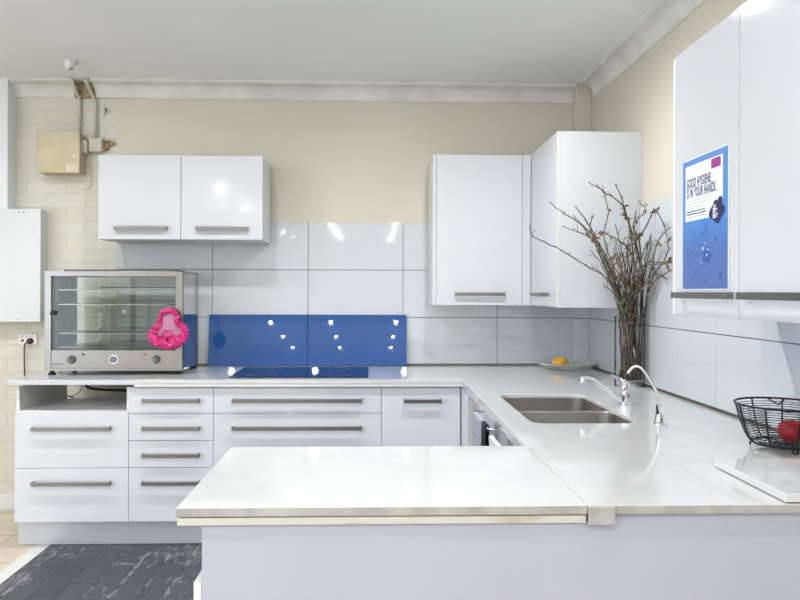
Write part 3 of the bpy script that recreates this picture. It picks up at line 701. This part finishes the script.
b = B(); prism(b, [(-1.682, 2.305), (-1.640, 2.305), (-1.620, 2.300), (-1.618, 2.278), (-1.650, 2.276), (-1.665, 2.245), (-1.682, 2.240)], 'y', 4.455, YB-.001)
o = link('bracket', b, M['rust'], bevel=.001); tag(o, 'rusty metal bracket sticking out beside the junction box', 'bracket')
b = B(); tube(b, [(-1.677, YB-.001, 2.505), (-1.677, 4.462, 2.503)], .006, 8); tube(b, smooth_pts([(-1.677, 4.462, 2.503), (-1.670, 4.452, 2.490), (-1.672, 4.450, 2.470), (-1.685, 4.454, 2.463)], 4), .004, 8)
o = link('wall_hook', b, M['steel'], smooth=True); tag(o, 'tiny metal hook on the brick right of the conduits', 'hook')
b = B(); tube(b, smooth_pts([(-1.785, 4.455, 2.216), (-1.768, 4.462, 2.16), (-1.760, 4.462, 2.09), (-1.768, 4.462, 2.03), (-1.790, 4.462, 2.00), (-1.800, 4.465, 2.015)], 6), .0028, 6)
o = link('loose_cable', b, M['pvc'], smooth=True); tag(o, 'thin cream cable dangling in a loop below the junction boxes', 'cable')
t = thing('ceiling_sensor', 'small white round sensor on the ceiling above the tan metal box', 'sensor', (-1.72, 4.05, ZC-.055))
b = B(); lathe(b, [(.034, 0), (.034, -.018), (.026, -.03), (.024, -.052), (.0005, -.054)], (-1.72, 4.05, ZC-.0005), 26); link('housing', b, M['offwhite'], t, bevel=.001)
bx('terminal', (-1.715, -1.695, 4.020, 4.035, ZC-.056, ZC-.048), M['rust'], t)

t = thing('power_outlet', 'white double power outlet on the brick wall below the white box', 'power outlet', (-2.154, YB-.01, 1.028))
bx('face_plate', (-2.212, -2.096, YB-.012, YB-.0005, 1.028, 1.097), mat('outlet_white', (.72, .71, .68), .35), t, bevel=.003)
for x in (-2.185, -2.158): bx('switch', (x-.006, x+.006, YB-.0155, YB-.0122, 1.074, 1.088), M['plainwhite'], t, bevel=.001)
bx('socket_slots', (-2.192, -2.176, YB-.0128, YB-.0121, 1.048, 1.062), M['black'], t)
t = thing('appliance_cable', 'black plug and cord hanging from the power outlet to the counter', 'cable', (-2.138, 4.43, 1.05))
b = B(); lathe(b, [(.019, 0), (.019, .008), (.015, .022), (.008, .026), (.0005, .026)], (-2.136, YB-.0125, 1.052), 20, axis='y'); link('plug', b, M['black'], t)
b = B(); tube(b, smooth_pts([(-2.140, 4.446, 1.045), (-2.158, 4.442, 1.03), (-2.165, 4.45, .97), (-2.165, 4.455, .86), (-2.150, 4.45, .70), (-2.05, 4.44, .62)], 6), .004, 8); link('cable', b, M['black'], t, smooth=True)
b = B(); tube(b, smooth_pts([(-1.829, 4.30, .975), (-1.87, 4.34, .955), (-1.925, 4.39, .92), (-1.95, 4.41, .87), (-1.93, 4.42, .75), (-1.85, 4.43, .70)], 6), .004, 8)
o = link('electrical_cable', b, M['black'], smooth=True); tag(o, 'short black cord curving out behind the left side of the food warmer', 'cable')
b = B(); tube(b, smooth_pts([(-1.76, 4.32, .830), (-1.714, 4.30, .787), (-1.64, 4.30, .772), (-1.50, 4.30, .766), (-1.38, 4.30, .764), (-1.32, 4.30, .764)], 6), .008, 8)
o = link('electrical_cable', b, M['black'], smooth=True); tag(o, 'thick black cord seen at the back of the open shelf', 'cable')
b = B(); tube(b, smooth_pts([(-1.745, 4.28, .83), (-1.742, 4.28, .79), (-1.75, 4.27, .765), (-1.775, 4.26, .745), (-1.80, 4.25, .735)], 6), .0025, 6)
o = link('electrical_cable', b, M['black'], smooth=True); tag(o, 'thin dark wire drooping at the back of the open shelf', 'cable')

# ------------------------------------------------------------------ glass dish with lemon
t = thing('glass_dish', 'shallow ribbed oval clear glass dish in the corner of the worktop', 'dish', (1.176, 4.225, .9008))
bm = B(); seg = 64; rings = []
prof = [(.0, .004), (.55, .004), (.62, .006), (.80, .022), (.97, .036), (1.0, .037), (1.0, .033), (.82, .017), (.64, .0), (.0, .0)]
for f_, h in prof:
    ring = []
    for k in range(seg):
        a = 2*PI*k/seg; rr = f_*(1+(.03*math.cos(16*a) if f_ > .7 else 0))
        ring.append(bm.verts.new((1.176+.172*max(rr, .001)*math.cos(a), 4.225+.115*max(rr, .001)*math.sin(a), .9008+h)))
    rings.append(ring)
for a, c_ in zip(rings, rings[1:]):
    for k in range(seg): bm.faces.new((a[k], a[(k+1) % seg], c_[(k+1) % seg], c_[k]))
bmesh.ops.remove_doubles(bm, verts=bm.verts, dist=.0006); bmesh.ops.recalc_face_normals(bm, faces=bm.faces)
link('bowl', bm, M['dishglass'], t, smooth=False)
bm = B(); tube(bm, [(1.176+.172*math.cos(2*PI*k/48), 4.225+.115*math.sin(2*PI*k/48), .9375) for k in range(48)], .0022, 6, closed=True)
link('rim', bm, mat('frosted_rim', (.55, .57, .54), .2), t, smooth=True)
LEM = noisy(mat('orange_yellow_peel', (.85, .42, .03), .4), (.80, .36, .015), (.90, .50, .04), 12, 3, bump=.3, bscale=120)
t = thing('lemon', 'orange-yellow lemon lying in the glass dish', 'fruit', (1.125, 4.215, .9055))
bm = B(); prof = [(.0008, -.050), (.006, -.047), (.012, -.040), (.024, -.028), (.033, -.010), (.035, .006), (.030, .022), (.018, .036), (.009, .042), (.005, .047), (.0008, .049)]
lathe(bm, [(r, -h) for r, h in prof], (1.125, 4.205, .9445), 26, axis='x'); link('peel', bm, LEM, t, smooth=True)
bm = B(); lathe(bm, [(.004, .0), (.003, -.005), (.0005, -.006)], (1.173, 4.205, .9445), 10, axis='x'); link('stem_end', bm, M['rust'], t)

# ------------------------------------------------------------------ vase and dried twigs
VX, VY = 1.277, 3.47
t = thing('glass_vase', 'tall clear cylindrical glass vase holding dried twigs in the worktop corner', 'vase', (VX, VY, .9005))
bm = B(); lathe(bm, [(.0005, 0), (.070, 0), (.072, .004), (.072, .345), (.0705, .347), (.069, .345), (.069, .026), (.0005, .024)], (VX, VY, .9005), 48); link('glass', bm, M['vaseglass'], t, smooth=False, bevel=0)
TW = noisy(mat('dry_twig_bark', (.1, .07, .05), .8), (.035, .027, .020), (.12, .090, .066), 40, 4, bump=.4)
TW2 = noisy(mat('grey_twig_bark', (.2, .17, .14), .8), (.075, .062, .05), (.25, .22, .18), 40, 4, bump=.4)
LF = noisy(mat('withered_leaf', (.25, .15, .07), .8), (.11, .065, .03), (.28, .19, .10), 30, 3)
LG = noisy(mat('lichen_green', (.3, .32, .2), .9), (.24, .27, .14), (.50, .52, .36), 30, 3)
BR=[
(3.0, [(0.715, 3.2, 1.674), (0.737, 3.251, 1.632), (0.807, 3.289, 1.603), (0.926, 3.323, 1.549), (1.041, 3.355, 1.484), (1.124, 3.385, 1.441), (1.194, 3.414, 1.344), (1.254, 3.443, 1.181), (1.285, 3.47, 0.931)]),
(2.4, [(0.841, 3.35, 1.799), (0.915, 3.375, 1.749), (0.979, 3.394, 1.718), (1.058, 3.411, 1.661), (1.113, 3.427, 1.599), (1.183, 3.442, 1.467), (1.248, 3.456, 1.255), (1.3, 3.47, 0.931)]),
(3.6, [(1.016, 3.3, 1.888), (1.091, 3.332, 1.853), (1.186, 3.356, 1.802), (1.219, 3.378, 1.756), (1.256, 3.398, 1.671), (1.293, 3.417, 1.575), (1.33, 3.435, 1.453), (1.327, 3.453, 1.28), (1.31, 3.47, 0.931)]),
(2.0, [(1.113, 3.4, 1.89), (1.133, 3.417, 1.838), (1.153, 3.429, 1.757), (1.137, 3.44, 1.635), (1.176, 3.451, 1.517), (1.235, 3.46, 1.329), (1.29, 3.47, 0.941)]),
(2.4, [(1.125, 3.25, 1.872), (1.174, 3.302, 1.823), (1.201, 3.341, 1.771), (1.243, 3.376, 1.679), (1.275, 3.409, 1.516), (1.287, 3.44, 1.28), (1.32, 3.47, 0.931)]),
(3.2, [(0.923, 3.2, 1.762), (1.001, 3.275, 1.696), (1.067, 3.33, 1.607), (1.137, 3.379, 1.495), (1.222, 3.426, 1.3), (1.275, 3.47, 0.931)]),
(2.0, [(1.215, 3.2, 1.791), (1.277, 3.264, 1.744), (1.253, 3.312, 1.716), (1.255, 3.355, 1.639), (1.299, 3.395, 1.515), (1.33, 3.433, 1.33), (1.33, 3.47, 0.931)]),
(2.2, [(1.303, 3.2, 1.741), (1.343, 3.217, 1.679), (1.337, 3.159, 1.601), (1.341, 3.177, 1.543), (1.338, 3.273, 1.473), (1.344, 3.406, 1.389), (1.342, 3.439, 1.231), (1.335, 3.47, 0.931)]),
(2.2, [(1.339, 3.13, 1.662), (1.328, 3.226, 1.62), (1.323, 3.283, 1.544), (1.339, 3.334, 1.508), (1.339, 3.381, 1.428), (1.342, 3.427, 1.281), (1.34, 3.47, 0.931)]),
(2.6, [(0.89, 3.3, 1.679), (0.98, 3.347, 1.656), (1.069, 3.382, 1.615), (1.128, 3.413, 1.535), (1.213, 3.442, 1.329), (1.295, 3.47, 0.931)]),
(2.2, [(1.344, 3.13, 1.468), (1.341, 3.256, 1.44), (1.325, 3.334, 1.388), (1.328, 3.404, 1.257), (1.33, 3.47, 0.931)]),
(1.8, [(1.039, 3.2, 1.648), (1.139, 3.289, 1.623), (1.235, 3.355, 1.59), (1.321, 3.414, 1.663), (1.34, 3.35, 1.744)]),
(2.2, [(1.086, 3.3, 1.406), (1.149, 3.356, 1.369), (1.203, 3.398, 1.315), (1.251, 3.435, 1.182), (1.29, 3.47, 0.931)]),
(1.6, [(1.344, 3.13, 1.504), (1.317, 3.256, 1.51), (1.305, 3.334, 1.508), (1.308, 3.404, 1.403), (1.325, 3.47, 0.931)]),
(2.4, [(1.049, 3.35, 1.738), (1.056, 3.39, 1.66), (1.125, 3.419, 1.516), (1.219, 3.445, 1.29), (1.28, 3.47, 0.931)]),
(2.0, [(0.971, 3.4, 1.743), (1.031, 3.419, 1.682), (1.105, 3.434, 1.585), (1.185, 3.447, 1.403), (1.255, 3.459, 1.181), (1.305, 3.47, 0.931)]),
(2.0, [(1.243, 3.3, 1.757), (1.255, 3.356, 1.677), (1.3, 3.398, 1.593), (1.32, 3.435, 1.379), (1.32, 3.47, 0.931)]),
(1.8, [(1.295, 3.25, 1.64), (1.32, 3.323, 1.57), (1.322, 3.376, 1.486), (1.326, 3.425, 1.33), (1.33, 3.47, 0.931)]),
]

XMAX = 1.345
def leaf(bm, p, d, ln, wd):
    d = d.normalized(); s_ = d.orthogonal().normalized(); s_.rotate(Matrix.Rotation(rnd.random()*6.28, 3, d)); n_ = d.cross(s_)
    pr = [(0, .05, 0), (.3, .8, .10), (.6, 1, .14), (.85, .5, .05), (1, .03, -.06)]
    L1 = []; L2 = []; Mi = []
    for a, w_, h in pr:
        c_ = p+d*(ln*a)+n_*(ln*h)
        for lst, off in ((L1, s_*wd*w_+n_*wd*.5*w_), (Mi, Vector((0, 0, 0))), (L2, -s_*wd*w_+n_*wd*.5*w_)):
            q = c_+off; q.x = min(q.x, XMAX+.008); q.y = min(q.y, 3.548); lst.append(bm.verts.new(q))
    for i in range(4):
        bm.faces.new((L1[i], L1[i+1], Mi[i+1], Mi[i])); bm.faces.new((Mi[i], Mi[i+1], L2[i+1], L2[i]))
TLAB = ['long dark twig reaching furthest left out of the vase', 'dark twig slanting up left, second furthest left', 'tallest twig with the crooked top, leaning left above the vase', None, 'twig topped just right of the tallest one',
        None, None, 'twig curving out right with a looped tip close to the poster cabinet', None, 'twig angling left just below the upper left one', None, None, None, 'thin twig with a horizontal tip pointing right to the cabinet']
def wiggle(pts, amp):
    out = []
    for i, p in enumerate(pts):
        q = p.copy()
        if 0 < i < len(pts)-4: q += Vector((rnd.uniform(-1, 1), rnd.uniform(-1, 1), rnd.uniform(-1, 1)))*amp
        q.x = min(q.x, XMAX); q.y = min(q.y, 3.535); out.append(q)
    return out
def clampvase(q, r):
    if q.z < 1.262:
        d = Vector((q.x-VX, q.y-VY)); m_ = .066-r
        if d.length > m_: d = d.normalized()*m_; q.x = VX+d.x; q.y = VY+d.y
    return q
def twig(pts, w, idx, label=None, m=None, leaves=0, lich=0, spurs=4):
    P = wiggle(smooth_pts(pts, 4), .0028); n_ = len(P)
    rad = [.0016+.0014*w*.62*(i/(n_-1))**.6+.0004*(i % 4 == 0) for i in range(n_)]
    P = [clampvase(q, r) for q, r in zip(P, rad)]
    b = B(); tube(b, P, rad, 7)
    for s_ in range(spurs):
        i = int(n_*(.06+.6*rnd.random())); d = (P[max(i-1, 0)]-P[min(i+1, n_-1)]).normalized()
        d = (d+Vector((rnd.uniform(-1, 1), rnd.uniform(-1, .4), rnd.uniform(-.3, 1)))*.9).normalized(); ln = .012+.045*rnd.random()**2
        q = P[i]+d*ln
        if q.x < XMAX and q.y < 3.54 and q.z > 1.28: tube(b, [P[i], P[i].lerp(q, .5)+Vector((0, 0, .003)), q], [rad[i]*.7, .0012, .0008], 5)
    t = link('twig', b, m or TW, smooth=True)
    tag(t, label or 'thin dry twig in the dense bundle rising from the glass vase', 'twig', 'dried twigs in the vase')
    if leaves:
        b = B()
        for s_ in range(leaves):
            i = int((n_-1)*(.08+.45*rnd.random())); c_ = P[i]
            for k in range(rnd.choice((1, 2, 3, 5))):
                leaf(b, c_, Vector((rnd.uniform(-1, 1), rnd.uniform(-1, 1), rnd.uniform(-1, .8))), .016+.022*rnd.random(), .003+.004*rnd.random())
        link('withered_leaves', b, LF, t)['kind'] = 'stuff'
    if lich:
        b = B()
        for s_ in range(lich):
            i = int((n_-1)*(.15+.55*rnd.random()))
            for k in range(3): leaf(b, P[i], Vector((rnd.uniform(-1, 1), rnd.uniform(-1, 1), rnd.uniform(-1, 1))), .007+.010*rnd.random(), .003)
        link('lichen_tufts', b, LG, t)['kind'] = 'stuff'
    return t
for i, (w, pts) in enumerate(BR):
    twig(pts, w, i, TLAB[i] if i < len(TLAB) else None, TW if i % 3 else TW2, leaves=(0 if i in (0, 1, 4, 13) else 2), lich=6+i % 4, spurs=6)
# larger withered leaf stars caught in the twigs
for q in ((1.109, 3.37, 1.663), (1.305, 3.36, 1.645), (1.335, 3.29, 1.475), (1.305, 3.20, 1.735), (1.335, 3.16, 1.485), (1.18, 3.38, 1.60), (1.205, 3.36, 1.735)):
    q = Vector(q); best = min((o for o in C.objects if o.name.startswith('twig') and o.type == 'MESH'), key=lambda o: min((v.co+o.location-q).length for v in o.data.vertices))
    p_ = min((v.co+best.location for v in best.data.vertices), key=lambda c: (c-q).length)
    b = B()
    for k in range(8): leaf(b, p_, Vector((rnd.uniform(-1, 1), rnd.uniform(-.6, .6), rnd.uniform(-1, 1))), .020+.018*rnd.random(), .0045+.003*rnd.random())
    bmesh.ops.translate(b, verts=b.verts, vec=-best.location)
    me = bpy.data.meshes.new('dead_leaf_star'); b.to_mesh(me); b.free(); me.materials.append(LF); o = bpy.data.objects.new('leaf_star', me); C.objects.link(o); o.parent = best
for i in range(38):
    a = rnd.random()*6.28; r0 = .055*rnd.random()**.5
    b0 = Vector((VX+r0*math.cos(a), VY+r0*math.sin(a), .93+.02*rnd.random()))
    a2 = rnd.random()*6.28; r1 = .050*rnd.random()**.5
    m0 = Vector((VX+r1*math.cos(a2)-.01, VY+r1*math.sin(a2), 1.25))
    top = Vector((VX+rnd.uniform(-.21, .05), 3.36+rnd.uniform(-.14, .12), rnd.uniform(1.42, 1.70)))
    md = m0.lerp(top, .5)+Vector((rnd.uniform(-.02, .02), rnd.uniform(-.02, .02), 0.02))
    if top.z > 1.62: top.x = max(top.x, VX-.14)
    twig([top, top.lerp(md, .5)+Vector((rnd.uniform(-.012, .012), 0, 0)), md, m0, m0.lerp(b0, .5), b0], rnd.uniform(1.2, 2.8), i, None, TW2 if i % 2 else TW, leaves=2 if i % 2 else 0, lich=4, spurs=5)

# ------------------------------------------------------------------ fruit basket, red fruit, offcut slab
BX, BY = 1.228, 2.075
t = thing('fruit_basket', 'black wire fruit basket at the right end of the worktop', 'basket', (BX, BY, .9005))
def rad_at(z): 
    s_ = (z-.918)/(1.032-.918); return .082+(.130-.082)*(max(s_, 0)**.55)
def rg(z, r, w):
    tube(b, [(BX+r*math.cos(2*PI*k/56), BY+r*math.sin(2*PI*k/56), z) for k in range(56)], w, 6, closed=True)
b = B(); rg(1.034, .131, .0034); link('rim', b, M['blackwire'], t, smooth=True)
b = B()
for k in range(15): z = .922+k*.0073; rg(z, rad_at(z), .0012)
link('hoop_wires', b, M['blackwire'], t, smooth=True)
b = B(); rg(.918, .082, .0035)
for r_ in (.02, .035, .05, .065): rg(.919, r_, .0012)
for k in range(4):
    a = PI*k/4; tube(b, [(BX-.082*math.cos(a), BY-.082*math.sin(a), .918), (BX+.082*math.cos(a), BY+.082*math.sin(a), .918)], .0018, 6)
link('base_grid', b, M['blackwire'], t, smooth=True)
for k in range(9):
    a = 2*PI*k/9+.35; b = B()
    tube(b, [(BX+(rad_at(z)+.002)*math.cos(a), BY+(rad_at(z)+.002)*math.sin(a), z) for z in [.918+i*.116/10 for i in range(11)]], .0026, 6); link('rib', b, M['blackwire'], t, smooth=True)
for k in range(3):
    a = 2*PI*k/3-1.72; b = B(); c_, s_ = math.cos(a), math.sin(a); w_ = Vector((-s_, c_, 0))*.009; o_ = Vector((BX+.084*c_, BY+.084*s_, 0)); o2 = Vector((BX+.088*c_, BY+.088*s_, 0))
    tube(b, [o_+w_+Vector((0, 0, .918)), o2+w_*.7+Vector((0, 0, .906)), o2+Vector((0, 0, .9032)), o2-w_*.7+Vector((0, 0, .906)), o_-w_+Vector((0, 0, .918))], .0026, 6); link('foot', b, M['blackwire'], t, smooth=True)
for sgn in (1, -1):
    a0 = -1.95 if sgn > 0 else -1.95+PI; b = B(); P = []
    for k in range(9):
        a = a0-.20+.40*k/8; rr = .131-.055*math.sin(PI*k/8); P.append((BX+rr*math.cos(a), BY+rr*math.sin(a), 1.034-.012*math.sin(PI*k/8)))
    tube(b, P, .0026, 6); link('handle', b, M['blackwire'], t, smooth=True)
RED = noisy(mat('red_fruit_skin', (.6, .02, .02), .28), (.42, .006, .014), (.62, .03, .03), 9, 3, bump=0)
t = thing('red_apple', 'shiny red apple in the black wire basket', 'fruit', (1.243, 2.055, .9205))
bm = B(); prof = []
for k in range(17):
    a = -PI/2+PI*k/16; r = .038*math.cos(a); h = .036*math.sin(a)
    if k >= 13: h -= .010*((k-12)/4)**2
    if k <= 2: h += .004*((3-k)/3)
    prof.append((max(r, .0006), h+.037))
lathe(bm, prof, (1.243, 2.055, .9205), 32); link('skin', bm, RED, t, smooth=True)
bm = B(); tube(bm, [(1.243, 2.055, .974), (1.245, 2.054, .985), (1.250, 2.053, .994)], .0014, 6); link('stalk', bm, TW, t)
o = bx('stone_slab', (.916, XR-.020, 1.536, 1.864, .9025, .9215), M['stone'], bevel=.0015); tag(o, 'loose white stone offcut lying on the worktop beside the fruit basket', 'slab')

for o in bpy.data.objects:
    if '_o' in o: del o['_o']
